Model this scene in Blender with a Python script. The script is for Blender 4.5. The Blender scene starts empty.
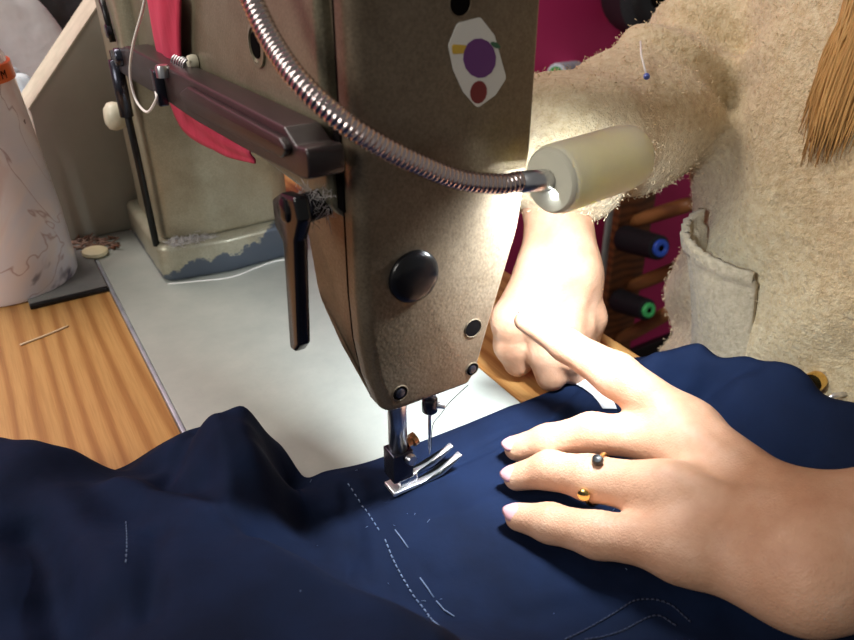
import bpy, bmesh, math, random
import numpy as np
from mathutils import Vector, Matrix
random.seed(7); RNG = np.random.default_rng(7)
scene = bpy.context.scene
COL = scene.collection

# ------------------------------------------------------------------ camera
F0 = 720.0
CAM = np.array([-.1585, -.254, .262])
TH, YA = math.radians(30.6), math.radians(31.7)
FW = np.array([math.sin(YA)*math.cos(TH), math.cos(YA)*math.cos(TH), -math.sin(TH)])
RT = np.array([math.cos(YA), -math.sin(YA), 0.0])
UP = np.cross(RT, FW)
cd = bpy.data.cameras.new('camera'); cam = bpy.data.objects.new('camera', cd); COL.objects.link(cam)
cam.matrix_world = Matrix([[RT[i], UP[i], -FW[i], CAM[i]] for i in range(3)] + [[0, 0, 0, 1]])
cd.sensor_width = 36; cd.lens = 36*F0/854; cd.clip_start = .01; cd.clip_end = 50
cd.dof.use_dof = True; cd.dof.focus_distance = .37; cd.dof.aperture_fstop = 15
scene.camera = cam

# measuring helpers: where a sight line of the photograph meets a plane of the place
def ray(px, py): return FW*F0 + RT*(px-427) + UP*(320-py)
def PZ(px, py, z=0.): d = ray(px, py); return CAM + d*((z-CAM[2])/d[2])
def PY(px, py, y): d = ray(px, py); return CAM + d*((y-CAM[1])/d[1])
def PX(px, py, x): d = ray(px, py); return CAM + d*((x-CAM[0])/d[0])

# ------------------------------------------------------------------ materials
def mat(name, col, rough=.5, metal=0., spec=None, sss=0., coat=0., sheen=0.):
    m = bpy.data.materials.new(name); m.use_nodes = True
    b = m.node_tree.nodes['Principled BSDF']
    b.inputs['Base Color'].default_value = (*col, 1); b.inputs['Roughness'].default_value = rough
    b.inputs['Metallic'].default_value = metal
    if spec is not None: b.inputs['Specular IOR Level'].default_value = spec
    if sss: 
        b.inputs['Subsurface Weight'].default_value = sss
        b.inputs['Subsurface Radius'].default_value = (1, .35, .2); b.inputs['Subsurface Scale'].default_value = .003
    b.inputs['Coat Weight'].default_value = coat
    if sheen:
        b.inputs['Sheen Weight'].default_value = sheen; b.inputs['Sheen Roughness'].default_value = .5
    return m
class N:
    def __init__(s, m): s.m = m; s.t = m.node_tree; s.b = s.t.nodes['Principled BSDF']
    def new(s, typ, **kw):
        n = s.t.nodes.new(typ)
        for k, v in kw.items():
            if k in n.inputs: n.inputs[k].default_value = v
            else: setattr(n, k, v)
        return n
    def link(s, a, b): s.t.links.new(a, b)
    def coord(s, scale=(1, 1, 1), rot=(0, 0, 0)):
        tc = s.new('ShaderNodeTexCoord'); mp = s.new('ShaderNodeMapping')
        mp.inputs['Scale'].default_value = scale; mp.inputs['Rotation'].default_value = rot
        s.link(tc.outputs['Object'], mp.inputs[0]); return mp.outputs[0]
    def noise(s, co, scale, detail=4, rough=.5, dist=0.):
        n = s.new('ShaderNodeTexNoise'); n.inputs['Scale'].default_value = scale; n.inputs['Detail'].default_value = detail
        n.inputs['Roughness'].default_value = rough; n.inputs['Distortion'].default_value = dist
        s.link(co, n.inputs['Vector']); return n.outputs['Fac']
    def ramp(s, fac, stops, interp='LINEAR'):
        r = s.new('ShaderNodeValToRGB'); r.color_ramp.interpolation = interp
        while len(r.color_ramp.elements) < len(stops): r.color_ramp.elements.new(.5)
        for e, (p, c) in zip(r.color_ramp.elements, stops):
            e.position = p; e.color = (*c, 1) if len(c) == 3 else c
        s.link(fac, r.inputs[0]); return r.outputs[0]
    def mix(s, fac, a, b, mode='MIX'):
        n = s.new('ShaderNodeMix', data_type='RGBA', blend_type=mode)
        if isinstance(fac, float): n.inputs[0].default_value = fac
        else: s.link(fac, n.inputs[0])
        for i, v in ((6, a), (7, b)):
            if isinstance(v, tuple): n.inputs[i].default_value = (*v, 1)
            else: s.link(v, n.inputs[i])
        return n.outputs[2]
    def bump(s, h, strength=.3, dist=.001, prev=None):
        n = s.new('ShaderNodeBump'); n.inputs['Strength'].default_value = strength; n.inputs['Distance'].default_value = dist
        s.link(h, n.inputs['Height'])
        if prev: s.link(prev, n.inputs['Normal'])
        s.link(n.outputs[0], s.b.inputs['Normal']); return n.outputs[0]
    def color(s, c): s.link(c, s.b.inputs['Base Color'])
    def rough(s, c): s.link(c, s.b.inputs['Roughness'])

def two_tone(name, c1, c2, scale, rough=.5, bump=0., bscale=None, dist=.0005, metal=0., stretch=(1, 1, 1), **kw):
    m = mat(name, c1, rough, metal, **kw); n = N(m); co = n.coord(stretch)
    f = n.noise(co, scale, 5, .6); n.color(n.ramp(f, [(.35, c1), (.65, c2)]))
    if bump: n.bump(n.noise(co, bscale or scale*4, 3), bump, dist)
    return m

# machine enamel: hammered taupe paint, chipped to grey metal in worn blotches near the bed
def enamel(name, c1, c2, chip=0.):
    m = mat(name, c1, .36, .35); n = N(m); co = n.coord()
    base = n.ramp(n.noise(co, 900, 2, .6), [(.3, c1), (.7, c2)])
    grime = n.ramp(n.noise(co, 45, 5, .65), [(.35, (.75, .72, .68)), (.6, (1, 1, 1))])
    base = n.mix(.8, base, grime, 'MULTIPLY')
    if chip:
        tc = n.new('ShaderNodeTexCoord'); sp = n.new('ShaderNodeSeparateXYZ'); n.link(tc.outputs['Object'], sp.inputs[0])
        a = n.new('ShaderNodeMapRange'); a.inputs[1].default_value = -.10; a.inputs[2].default_value = .03; n.link(sp.outputs[0], a.inputs[0])
        z = n.new('ShaderNodeMapRange'); z.inputs[1].default_value = .028; z.inputs[2].default_value = .004; n.link(sp.outputs[2], z.inputs[0])
        mu = n.new('ShaderNodeMath', operation='ADD'); n.link(a.outputs[0], mu.inputs[0]); n.link(z.outputs[0], mu.inputs[1])
        no = n.new('ShaderNodeMath', operation='MULTIPLY_ADD'); n.link(n.noise(co, 55, 4, .6), no.inputs[0]); no.inputs[1].default_value = 1.4; n.link(mu.outputs[0], no.inputs[2])
        fac = n.ramp(no.outputs[0], [(.0, (0, 0, 0)), (.5, (0, 0, 0)), (.53, (1, 1, 1))])
        sc = n.new('ShaderNodeMath', operation='MULTIPLY'); n.link(no.outputs[0], sc.inputs[0]); sc.inputs[1].default_value = chip
        fac = n.ramp(sc.outputs[0], [(.60, (0, 0, 0)), (.63, (1, 1, 1))])
        base = n.mix(fac, base, (.07, .085, .11))
    n.color(base)
    v = n.new('ShaderNodeTexVoronoi', feature='SMOOTH_F1'); v.inputs['Scale'].default_value = 800; n.link(co, v.inputs['Vector'])
    n.bump(v.outputs['Distance'], .22, .0004)
    return m
M = {}
M['enamel'] = enamel('taupe_enamel', (.125, .094, .063), (.185, .143, .098))
M['enamel_arm'] = enamel('olive_taupe_enamel', (.170, .150, .102), (.245, .218, .150))
M['enamel_pillar'] = enamel('pale_enamel', (.27, .24, .165), (.33, .30, .215))
M['enamel_base'] = enamel('worn_enamel', (.30, .285, .21), (.37, .35, .265), .36)
M['bed'] = mat('bed_paint', (.40, .41, .37), .42); n = N(M['bed']); co = n.coord()
b = n.ramp(n.noise(co, 26, 6, .65), [(.3, (.30, .32, .29)), (.7, (.38, .39, .35))])
b = n.mix(n.ramp(n.noise(co, 500, 2), [(.55, (0, 0, 0)), (.8, (.35, .35, .35))]), b, (.30, .31, .29)); n.color(b)
n.bump(n.noise(co, 800, 2), .15, .0003)
M['steel'] = two_tone('brushed_steel', (.55, .55, .57), (.72, .72, .74), 90, .28, metal=1.)
M['strip'] = two_tone('bed_edge_steel', (.36, .39, .46), (.52, .55, .62), 60, .4, metal=.6)
M['chrome'] = mat('chrome', (.86, .86, .88), .34, .9)
M['gun'] = mat('dark_steel', (.05, .052, .07), .26, .8)
M['black'] = mat('black_plastic', (.006, .006, .007), .22, spec=.35)
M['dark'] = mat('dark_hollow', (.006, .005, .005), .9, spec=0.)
M['brown_lever'] = two_tone('dark_brown_lever', (.020, .0140, .0140), (.028, .0195, .0195), 70, .36, .1, 600, metal=.15)
M['rod'] = mat('black_rod', (.012, .012, .013), .35, .5)
M['cream'] = two_tone('cream_plastic', (.55, .52, .40), (.66, .62, .49), 80, .45)
M['white_thread'] = mat('white_thread', (.78, .76, .72), .8)
M['lint'] = two_tone('lint', (.36, .34, .33), (.52, .48, .46), 300, .95)

def wood(name, c1, c2, c3, rot, scale=1.0, rough=.45):
    m = mat(name, c1, rough, coat=.15); n = N(m); co = n.coord((1, 1, 1), rot)
    w = n.new('ShaderNodeTexWave', wave_type='BANDS', bands_direction='X'); w.inputs['Scale'].default_value = 30*scale
    w.inputs['Distortion'].default_value = 9; w.inputs['Detail'].default_value = 3; w.inputs['Detail Scale'].default_value = .35
    w.inputs['Detail Roughness'].default_value = .6
    mp = n.new('ShaderNodeMapping'); mp.inputs['Scale'].default_value = (1, .12, 1); n.link(co, mp.inputs[0]); n.link(mp.outputs[0], w.inputs['Vector'])
    base = n.ramp(w.outputs['Fac'], [(.1, c1), (.6, c2), (.95, c3)])
    mp2 = n.new('ShaderNodeMapping'); mp2.inputs['Scale'].default_value = (1, .03, 1); n.link(co, mp2.inputs[0])
    g = n.noise(mp2.outputs[0], 900, 3, .6)
    base = n.mix(.55, base, n.ramp(g, [(.35, (.74, .68, .6)), (.6, (1, 1, 1))]), 'MULTIPLY')
    big = n.noise(co, 9, 3); base = n.mix(.5, base, n.ramp(big, [(.3, (.82, .8, .76)), (.7, (1.0, 1.0, 1.0))]), 'MULTIPLY')
    n.color(base); n.bump(g, .12, .0004); return m
M['wood'] = wood('oak_tabletop', (.60, .33, .115), (.56, .29, .095), (.42, .19, .055), (0, 0, 0), .8)
M['rackwood'] = wood('brown_rack_wood', (.26, .095, .034), (.21, .072, .027), (.13, .05, .02), (0, 1.57, 0), .5)
M['pegwood'] = wood('peg_wood', (.48, .20, .07), (.40, .16, .055), (.26, .10, .04), (0, 0, 0), .5)
# navy cotton
M['navy'] = mat('navy_cotton', (.006, .014, .05), .85, spec=.12); n = N(M['navy']); co = n.coord()
n.color(n.ramp(n.noise(co, 18, 5, .6), [(.3, (.0028, .006, .019)), (.7, (.0052, .0125, .040))]))
wv = n.noise(co, 2200, 2); b1 = n.bump(wv, .18, .0003); n.bump(n.noise(co, 55, 4, .55), .35, .0022, b1)
M['stitch'] = mat('pale_stitch', (.13, .18, .29), .8)
M['navystitch'] = mat('dark_stitch', (.018, .026, .06), .8)
M['lining'] = two_tone('white_lining', (.72, .74, .78), (.82, .84, .86), 60, .8)
# skin
M['skin'] = mat('skin', (.56, .32, .205), .5, spec=.35, sss=.1); n = N(M['skin']); co = n.coord()
c = n.ramp(n.noise(co, 55, 5, .6), [(.3, (.48, .25, .15)), (.55, (.555, .315, .20)), (.75, (.60, .365, .25))]); n.color(c)
v = n.new('ShaderNodeTexVoronoi', feature='DISTANCE_TO_EDGE'); v.inputs['Scale'].default_value = 620; n.link(co, v.inputs['Vector'])
b1 = n.bump(v.outputs['Distance'], .3, .0006)
mp = n.new('ShaderNodeMapping'); mp.inputs['Scale'].default_value = (.35, 1, 1); mp.inputs['Rotation'].default_value = (0, 0, 1.1); n.link(co, mp.inputs[0])
n.bump(n.noise(mp.outputs[0], 260, 4, .6), .35, .0014, b1)
M['nail'] = mat('pink_nail', (.62, .33, .35), .3, coat=.3)
M['gold'] = mat('gold', (.83, .55, .18), .2, 1.)
# cardigan
M['wool'] = mat('oatmeal_wool', (.52, .42, .28), .92, sheen=.25); n = N(M['wool']); co = n.coord()
base = n.ramp(n.noise(co, 190, 5, .7), [(.32, (.56, .42, .235)), (.5, (.70, .57, .36)), (.68, (.78, .68, .47))])
n.color(n.mix(.6, base, n.ramp(n.noise(co, 16, 3), [(.3, (.8, .77, .72)), (.7, (1, 1, 1))]), 'MULTIPLY'))
b1 = n.bump(n.noise(co, 240, 4, .65), .75, .004); n.bump(n.noise(co, 900, 3, .6), .45, .0012, b1)
M['rib'] = mat('rib_wool', (.50, .42, .29), .92, sheen=.25); n = N(M['rib']); co = n.coord()
n.color(n.ramp(n.noise(co, 220, 5, .7), [(.3, (.40, .325, .215)), (.6, (.58, .49, .35))])); n.bump(n.noise(co, 300, 4, .65), .6, .003)
M['fuzz'] = mat('wool_fuzz', (.72, .59, .39), .95, sheen=.3)
M['hair'] = two_tone('blond_brown_hair', (.30, .15, .045), (.58, .35, .13), 40, .35, stretch=(1, 1, .15))
# room
M['magenta'] = two_tone('magenta_wall_paint', (.60, .028, .15), (.66, .036, .175), 3, .6, .1, 120)
M['floor'] = two_tone('floor_boards', (.10, .07, .05), (.15, .10, .07), 6, .5)
M['skirting'] = mat('dark_skirting', (.012, .009, .01), .5)

# ------------------------------------------------------------------ object helpers
def link(o, parent=None):
    COL.objects.link(o)
    if parent is not None:
        o.parent = parent
        o.matrix_parent_inverse = Matrix.Translation(-parent.location) if parent.parent is None else Matrix.Translation(-(parent.location if parent.type == 'EMPTY' else Vector((0, 0, 0))))
    return o
def tag(o, label=None, cat=None, group=None, kind=None):
    if label: o['label'] = label
    if cat: o['category'] = cat
    if group: o['group'] = group
    if kind: o['kind'] = kind
    return o
def thing(name, loc, label, cat, group=None):
    o = bpy.data.objects.new(name, None); o.empty_display_size = .02; COL.objects.link(o); o.location = Vector(loc)
    return tag(o, label, cat, group)
def mesh(name, verts, faces, m, parent=None, smooth=True):
    me = bpy.data.meshes.new(name); me.from_pydata([tuple(map(float, v)) for v in verts], [], [tuple(map(int, f)) for f in faces]); me.update()
    bm = bmesh.new(); bm.from_mesh(me); bmesh.ops.recalc_face_normals(bm, faces=bm.faces); bm.to_mesh(me); bm.free()
    o = bpy.data.objects.new(name, me); me.materials.append(m)
    if smooth: me.shade_smooth()
    return link(o, parent)
def bmobj(name, bm, m, parent=None, smooth=True, angle=40):
    bmesh.ops.recalc_face_normals(bm, faces=bm.faces)
    me = bpy.data.meshes.new(name); bm.to_mesh(me); bm.free(); me.materials.append(m)
    if smooth:
        me.shade_smooth(); me.set_sharp_from_angle(angle=math.radians(angle))
    o = bpy.data.objects.new(name, me); return link(o, parent)
def rbox_bm(x0, x1, y0, y1, z0, z1, r=.001, seg=3, bm=None):
    t = bmesh.new(); bmesh.ops.create_cube(t, size=1)
    for v in t.verts: v.co = Vector((x0+(v.co.x+.5)*(x1-x0), y0+(v.co.y+.5)*(y1-y0), z0+(v.co.z+.5)*(z1-z0)))
    if r: bmesh.ops.bevel(t, geom=list(t.edges), offset=r, segments=seg, affect='EDGES', profile=.5)
    return merge(bm, t)
def merge(bm, t):
    if bm is None: return t
    me = bpy.data.meshes.new('tmp'); t.to_mesh(me); t.free(); bm.from_mesh(me); bpy.data.meshes.remove(me); return bm
def catmull(P, n):
    P = [np.array(p, float) for p in P]; P = [2*P[0]-P[1]] + P + [2*P[-1]-P[-2]]; out = []
    S = len(P)-3
    for k in range(n):
        u = k/(n-1)*S; i = min(int(u), S-1); t = u-i; a, b_, c_, d = P[i:i+4]
        out.append(.5*((2*b_)+(-a+c_)*t+(2*a-5*b_+4*c_-d)*t*t+(-a+3*b_-3*c_+d)*t**3))
    return np.array(out)
def tube_geo(pts, rad, ns=10, caps=True, flat=None):
    pts = np.array(pts, float); n_ = len(pts); rad = np.broadcast_to(rad, (n_,)) if np.ndim(rad) < 2 else rad
    T = np.gradient(pts, axis=0); T /= np.linalg.norm(T, axis=1)[:, None]+1e-12
    ref = np.array([0, 0, 1.]) if abs(T[0][2]) < .9 else np.array([1., 0, 0])
    u = np.cross(T[0], ref); u /= np.linalg.norm(u); V = []; Fc = []
    for i in range(n_):
        u = u-T[i]*(u@T[i]); u /= np.linalg.norm(u); w = np.cross(T[i], u)
        for k in range(ns):
            a = 2*math.pi*k/ns; V.append(pts[i]+rad[i]*(u*math.cos(a)+w*math.sin(a)))
    for i in range(n_-1):
        for k in range(ns):
            a, b_ = i*ns+k, i*ns+(k+1) % ns; Fc.append((a, b_, b_+ns, a+ns))
    if caps: Fc += [tuple(range(ns))[::-1], tuple(range((n_-1)*ns, n_*ns))]
    return V, Fc
def tube(name, pts, rad, m, parent=None, ns=10, caps=True): 
    V, Fc = tube_geo(pts, rad, ns, caps); return mesh(name, V, Fc, m, parent)
def join_geo(parts):
    V, Fc = [], []
    for v, f in parts:
        o = len(V); V += list(v); Fc += [tuple(i+o for i in q) for q in f]
    return V, Fc
def lathe_geo(prof, org, axis=(0, 0, 1), ns=32):
    ax = np.array(axis, float); ax /= np.linalg.norm(ax); ref = np.array([0, 0, 1.]) if abs(ax[2]) < .9 else np.array([1., 0, 0])
    u = np.cross(ax, ref); u /= np.linalg.norm(u); w = np.cross(ax, u); org = np.array(org, float); V = []; Fc = []
    for r, h in prof:
        r = max(r, 1e-5)
        for k in range(ns):
            a = 2*math.pi*k/ns; V.append(org+ax*h+r*(u*math.cos(a)+w*math.sin(a)))
    for i in range(len(prof)-1):
        for k in range(ns):
            a, b_ = i*ns+k, i*ns+(k+1) % ns; Fc.append((a, b_, b_+ns, a+ns))
    Fc += [tuple(range(ns))[::-1], tuple(range((len(prof)-1)*ns, len(prof)*ns))]
    return V, Fc
def lathe(name, prof, org, axis, m, parent=None, ns=32):
    V, Fc = lathe_geo(prof, org, axis, ns); o = mesh(name, V, Fc, m, parent); o.data.set_sharp_from_angle(angle=math.radians(45)); return o
def fillet(poly, r, seg=5):
    """round the corners of a closed 2-D polygon"""
    out = []; k = len(poly); rs = r if isinstance(r, (list, tuple)) else [r]*k
    for i in range(k):
        p0, p, p1 = (np.array(poly[j % k], float) for j in (i-1, i, i+1))
        a, b_ = p0-p, p1-p; la, lb = np.linalg.norm(a), np.linalg.norm(b_); a /= la; b_ /= lb
        ang = math.acos(max(-1, min(1, a@b_)))
        d = min(rs[i]/max(math.tan(ang/2), .05), la*.45, lb*.45)
        q0, q1 = p+a*d, p+b_*d
        for s in range(seg+1):
            t = s/seg; out.append((1-t)**2*q0+2*t*(1-t)*p+t*t*q1)
    return np.array(out)
def prism(name, poly, m, parent, to3, d0, d1, bev=.0008, angle=40, seg=2):
    """extrude a 2-D outline between depths d0 and d1 (to3 maps (a, b, depth) to space) with bevelled rims"""
    bm = bmesh.new(); A = [bm.verts.new(to3(p[0], p[1], d0)) for p in poly]; B = [bm.verts.new(to3(p[0], p[1], d1)) for p in poly]
    f0 = bm.faces.new(A[::-1]); f1 = bm.faces.new(B); k = len(poly)
    for i in range(k): bm.faces.new((A[i], A[(i+1) % k], B[(i+1) % k], B[i]))
    bmesh.ops.recalc_face_normals(bm, faces=bm.faces)
    if bev: bmesh.ops.bevel(bm, geom=list(set(f0.edges) | set(f1.edges)), offset=bev, segments=seg, affect='EDGES', profile=.5)
    return bmobj(name, bm, m, parent, angle=angle)

# ---- implicit surfaces (smooth unions) turned into one continuous mesh
def cap(a, b_, ra, rb): return ('c', np.array(a, float), np.array(b_, float), ra, rb)
def ell(c_, r): return ('e', np.array(c_, float), np.array(r, float))
def prim(P, s):
    if s[0] == 'c':
        _, a, b_, ra, rb = s; d = b_-a; t = np.clip(((P-a)@d)/(d@d), 0, 1)
        return np.linalg.norm(P-a-t[..., None]*d, axis=-1)-(ra+t*(rb-ra))
    _, c_, r = s; q = (P-c_)/r; k0 = np.linalg.norm(q, axis=-1); k1 = np.linalg.norm(q/r, axis=-1)+1e-9
    return k0*(k0-1)/k1
def smin(a, b_, k):
    h = np.clip(.5+.5*(b_-a)/k, 0, 1); return b_+(a-b_)*h-k*h*(1-h)
def field(P, groups):
    """groups: list of (k_inside, [shapes], k_join)"""
    out = None
    for k, shapes, kj in groups:
        g = None
        for s in shapes:
            d = prim(P, s); g = d if g is None else smin(g, d, k)
        out = g if out is None else smin(out, g, kj)
    return out
def surface_net(fn, lo, hi, res):
    lo, hi = np.array(lo, float), np.array(hi, float); n_ = np.ceil((hi-lo)/res).astype(int)+1
    ax = [lo[i]+res*np.arange(n_[i]) for i in range(3)]
    f = np.empty(n_)
    for i in range(n_[0]):
        Y, Z = np.meshgrid(ax[1], ax[2], indexing='ij'); f[i] = fn(np.stack([np.full_like(Y, ax[0][i]), Y, Z], -1))
    s = f < 0; c = [(i, j, k) for i in (0, 1) for j in (0, 1) for k in (0, 1)]
    sh = tuple(n_-1); acc = np.zeros(sh+(3,)); cnt = np.zeros(sh)
    sl = lambda d, o: slice(o, o+sh[d])
    for a in range(8):
        for b_ in range(a+1, 8):
            A, B = c[a], c[b_]
            if sum(abs(x-y) for x, y in zip(A, B)) != 1: continue
            fa = f[sl(0, A[0]), sl(1, A[1]), sl(2, A[2])]; fb = f[sl(0, B[0]), sl(1, B[1]), sl(2, B[2])]
            m_ = (fa < 0) != (fb < 0); t = np.where(m_, fa/(fa-fb+1e-20), 0)
            for d in range(3): acc[..., d] += np.where(m_, A[d]+t*(B[d]-A[d]), 0)
            cnt += m_
    act = cnt > 0; idx = np.full(sh, -1); idx[act] = np.arange(act.sum())
    cell = np.argwhere(act); V = lo+res*(cell+acc[act]/cnt[act][:, None]); Fc = []
    for d in range(3):
        e1, e2 = (d+1) % 3, (d+2) % 3
        a = [slice(1, n_[i]-1) for i in range(3)]; a[d] = slice(0, n_[d]-1); bsl = list(a); bsl[d] = slice(1, n_[d])
        sa, sb = s[tuple(a)], s[tuple(bsl)]; e = np.argwhere(sa != sb); off = np.array([1, 1, 1]); off[d] = 0; g = e+off
        flip = sa[sa != sb]
        u = np.zeros(3, int); u[e1] = 1; w = np.zeros(3, int); w[e2] = 1
        q = [idx[tuple((g-x).T)] for x in (u*0, u, u+w, w)]; Q = np.stack(q, 1); Q[~flip] = Q[~flip][:, ::-1]; Fc.append(Q)
    return V, np.concatenate(Fc)
def sphere_trace(fn, px, py, t0=.1, t1=1.2):
    d = ray(px, py); d = d/np.linalg.norm(d); t = t0
    for _ in range(200):
        v = float(fn((CAM+d*t)[None])[0])
        if abs(v) < 2e-4 or t > t1: break
        t += v*.8
    return CAM+d*t
def grad(fn, p, e=1e-3):
    g = np.array([float(fn((p+e*a)[None])[0]-fn((p-e*a)[None])[0]) for a in np.eye(3)]); return g/(np.linalg.norm(g)+1e-9)

# ------------------------------------------------------------------ the room
def struct(name, bm, m, smooth=False): return tag(bmobj(name, bm, m, smooth=smooth), kind='structure')
struct('floor', rbox_bm(-2, 3, -2, .9, -.84, -.79, 0), M['floor'])
struct('wall_back', rbox_bm(-2, 3, .79, .89, -.79, 2.2, 0), M['magenta'])
struct('baseboard_back', rbox_bm(-2, 3, .772, .79, -.79, -.735, .002), M['skirting'])

# ------------------------------------------------------------------ sewing table
tb = thing('sewing_table', (0, .2, -.79), 'oak-topped sewing table with the machine bed let into it', 'table')
bm = rbox_bm(-.62, -.1095, -.42, .75, -.030, -.0015, .0012)
rbox_bm(.0735, .172, -.42, .75, -.030, -.0015, .0022, bm=bm); rbox_bm(-.111, .075, .44, .75, -.030, -.0017, .0005, bm=bm); rbox_bm(-.111, .075, -.42, -.098, -.030, -.0017, .0005, bm=bm)
bmobj('tabletop', bm, M['wood'], tb)
for x in (-.56, .12):
    for y in (-.36, .69): bmobj('leg', rbox_bm(x-.025, x+.025, y-.025, y+.025, -.79, -.03, .003), M['rackwood'], tb)

# ------------------------------------------------------------------ sewing machine
sm = thing('sewing_machine', (0, .17, 0), 'taupe enamelled industrial sewing machine with white fruit sticker on its face', 'sewing machine')
FY = -.034
bmobj('bed', rbox_bm(-.107, .0715, -.096, .438, -.04, 0, .0012), M['bed'], sm)
bmobj('edge_strip', rbox_bm(-.1093, -.1068, -.096, .438, -.03, .0003, .0004), M['strip'], sm)['label'] = 'bare steel edge strip'
# base plinth and pillar
pol = fillet([(-.071, .276), (-.02, .268), (.046, .272), (.046, .395), (-.071, .395)], [.012, .03, .012, .01, .01], 6)
prism('pillar_base', pol, M['enamel_base'], sm, lambda a, b_, d: (a, b_, d), .0002, .031, .005, seg=4)
pol = fillet([(-.064, .288), (-.03, .278), (.03, .280), (.042, .292), (.042, .372), (-.064, .372)], [.012, .04, .03, .012, .01, .01], 6)
o = prism('pillar', pol, M['enamel_pillar'], sm, lambda a, b_, d: (a, b_, d), .0305, .262, .004, seg=3)
# arm: rounded-square section swept from the head back over the pillar
sec = fillet([(-.0545, .151), (.040, .151), (.040, .272), (-.0545, .272)], [.016, .016, .02, .02], 8)
prism('arm', sec, M['enamel_arm'], sm, lambda a, b_, d: (a, d, b_), -.015, .385, .003, seg=4)
# head housing (behind the face plate): its outline narrows downwards, its underside sweeps up to the arm
LX = [(.28, -.0512), (.17, -.0521), (.125, -.0526), (.104, -.0518), (.086, -.0492), (.0665, -.0435)]
RX = [(.0665, .0005), (.0727, .005), (.0935, .0106), (.1391, .0239), (.1732, .0276), (.28, .027)]
face_poly = np.array([(x, z) for z, x in LX]+[(x, z) for z, x in RX])
fp = fillet(face_poly, [.004, .02, .03, .02, .007, .006, .004, .006, .02, .04, .02, .004], 6)
def lx(z): return float(np.interp(z, [p[0] for p in LX[::-1]], [p[1] for p in LX[::-1]]))
def rx(z): return float(np.interp(z, [p[0] for p in RX], [p[1] for p in RX]))
prof = fillet([(-.0213, .28), (-.0213, .0680), (-.017, .070), (0, .088), (.0145, .108), (.019, .135), (.023, .16), (.023, .28)], [.001, .002, .006, .02, .02, .02, .01, .001], 4)
bm = bmesh.new(); rows = []
for t in (0, .04, .1, .5, .9, .96, 1):
    row = []
    for y, z in prof:
        zc = max(z, .0665); a, b_ = lx(zc), rx(zc); rd = {0: .004, .04: .0012, .1: 0, .5: 0, .9: 0, .96: .0012, 1: .004}[t]
        row.append(bm.verts.new((a+.0004+(b_-a-.0016)*t, y-(rd if y > -.02 else 0), z+(rd*.6 if y > -.015 and z < .14 else 0))))
    rows.append(row)
for r0, r1 in zip(rows, rows[1:]):
    for i in range(len(prof)): j = (i+1) % len(prof); bm.faces.new((r0[i], r0[j], r1[j], r1[i]))
bm.faces.new(rows[0][::-1]); bm.faces.new(rows[-1])
bmobj('head', bm, M['enamel'], sm, angle=50)
# face plate with soft left rim
def inset(poly, w):
    k = len(poly); out = []
    for i in range(k):
        t = poly[(i+1) % k]-poly[i-1]; nrm = np.array([t[1], -t[0]]); nrm /= np.linalg.norm(nrm)+1e-9
        ww = w*(1.0+1.6*max(0, -(-nrm[0]))) if False else w*(.45+.4*max(0, -nrm[0]))
        out.append(poly[i]-nrm*ww)
    return np.array(out)
area = .5*sum(fp[i][0]*fp[(i+1) % len(fp)][1]-fp[(i+1) % len(fp)][0]*fp[i][1] for i in range(len(fp)))
if area < 0: fp = fp[::-1]
rings = [(fp, -.0236), (fp, FY+.0062)]
for a in np.linspace(.15, 1, 6): rings.append((inset(fp, .0065*(1-math.cos(a*math.pi/2))), FY+.0062-.0062*math.sin(a*math.pi/2)))
V = [(p[0], y, p[1]) for r, y in rings for p in r]; k = len(fp); Fc = []
for i in range(len(rings)-1): Fc += [(i*k+j, i*k+(j+1) % k, (i+1)*k+(j+1) % k, (i+1)*k+j) for j in range(k)]
Fc += [tuple(range(k)), tuple(range((len(rings)-1)*k, len(rings)*k))]
o = mesh('face_plate', V, Fc, M['enamel'], sm); o.data.set_sharp_from_angle(angle=math.radians(50)); plate = o
def on_face(px, py, off=0.): p = PY(px, py, FY-off); return p
prism('seam_shade', inset(fp, .0006), M['dark'], sm, lambda a, b_, d: (a, d, b_), -.0240, -.0209, 0)  # dark slab put into the seam as the shade of the gap
# black plug, screw holes
p = on_face(413, 276); lathe('rubber_plug', [(.0112, 0), (.0112, .0012), (.0105, .0024), (.008, .0033), (.004, .0037), (0, .0038)], p, (0, -1, 0), M['black'], plate, 40)['label'] = 'round black plug'
for px, py, r, scr in ((473, 328, .0042, 0), (400, 393, .0036, 1), (472, 369, .0032, 1), (460, 3, .0042, 0)):
    p = on_face(px, py)
    h = lathe('screw_hole', [(r+.0004, -.0005), (r+.0004, .0002), (r+.0001, .0004), (r, .0002), (r, .00015), (0, .00012)], p, (0, -1, 0), M['enamel'], plate, 28)
    lathe('recess', [(r*.97, .0002), (0, .0003)], p+np.array([0, 0, 0]), (0, -1, 0), M['dark'], h, 28)
    if scr:
        lathe('screw', [(r*.62, 0), (r*.62, .0006), (r*.5, .0008), (0, .0008)], p, (0, -1, 0), M['gun'], h, 20)
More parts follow.
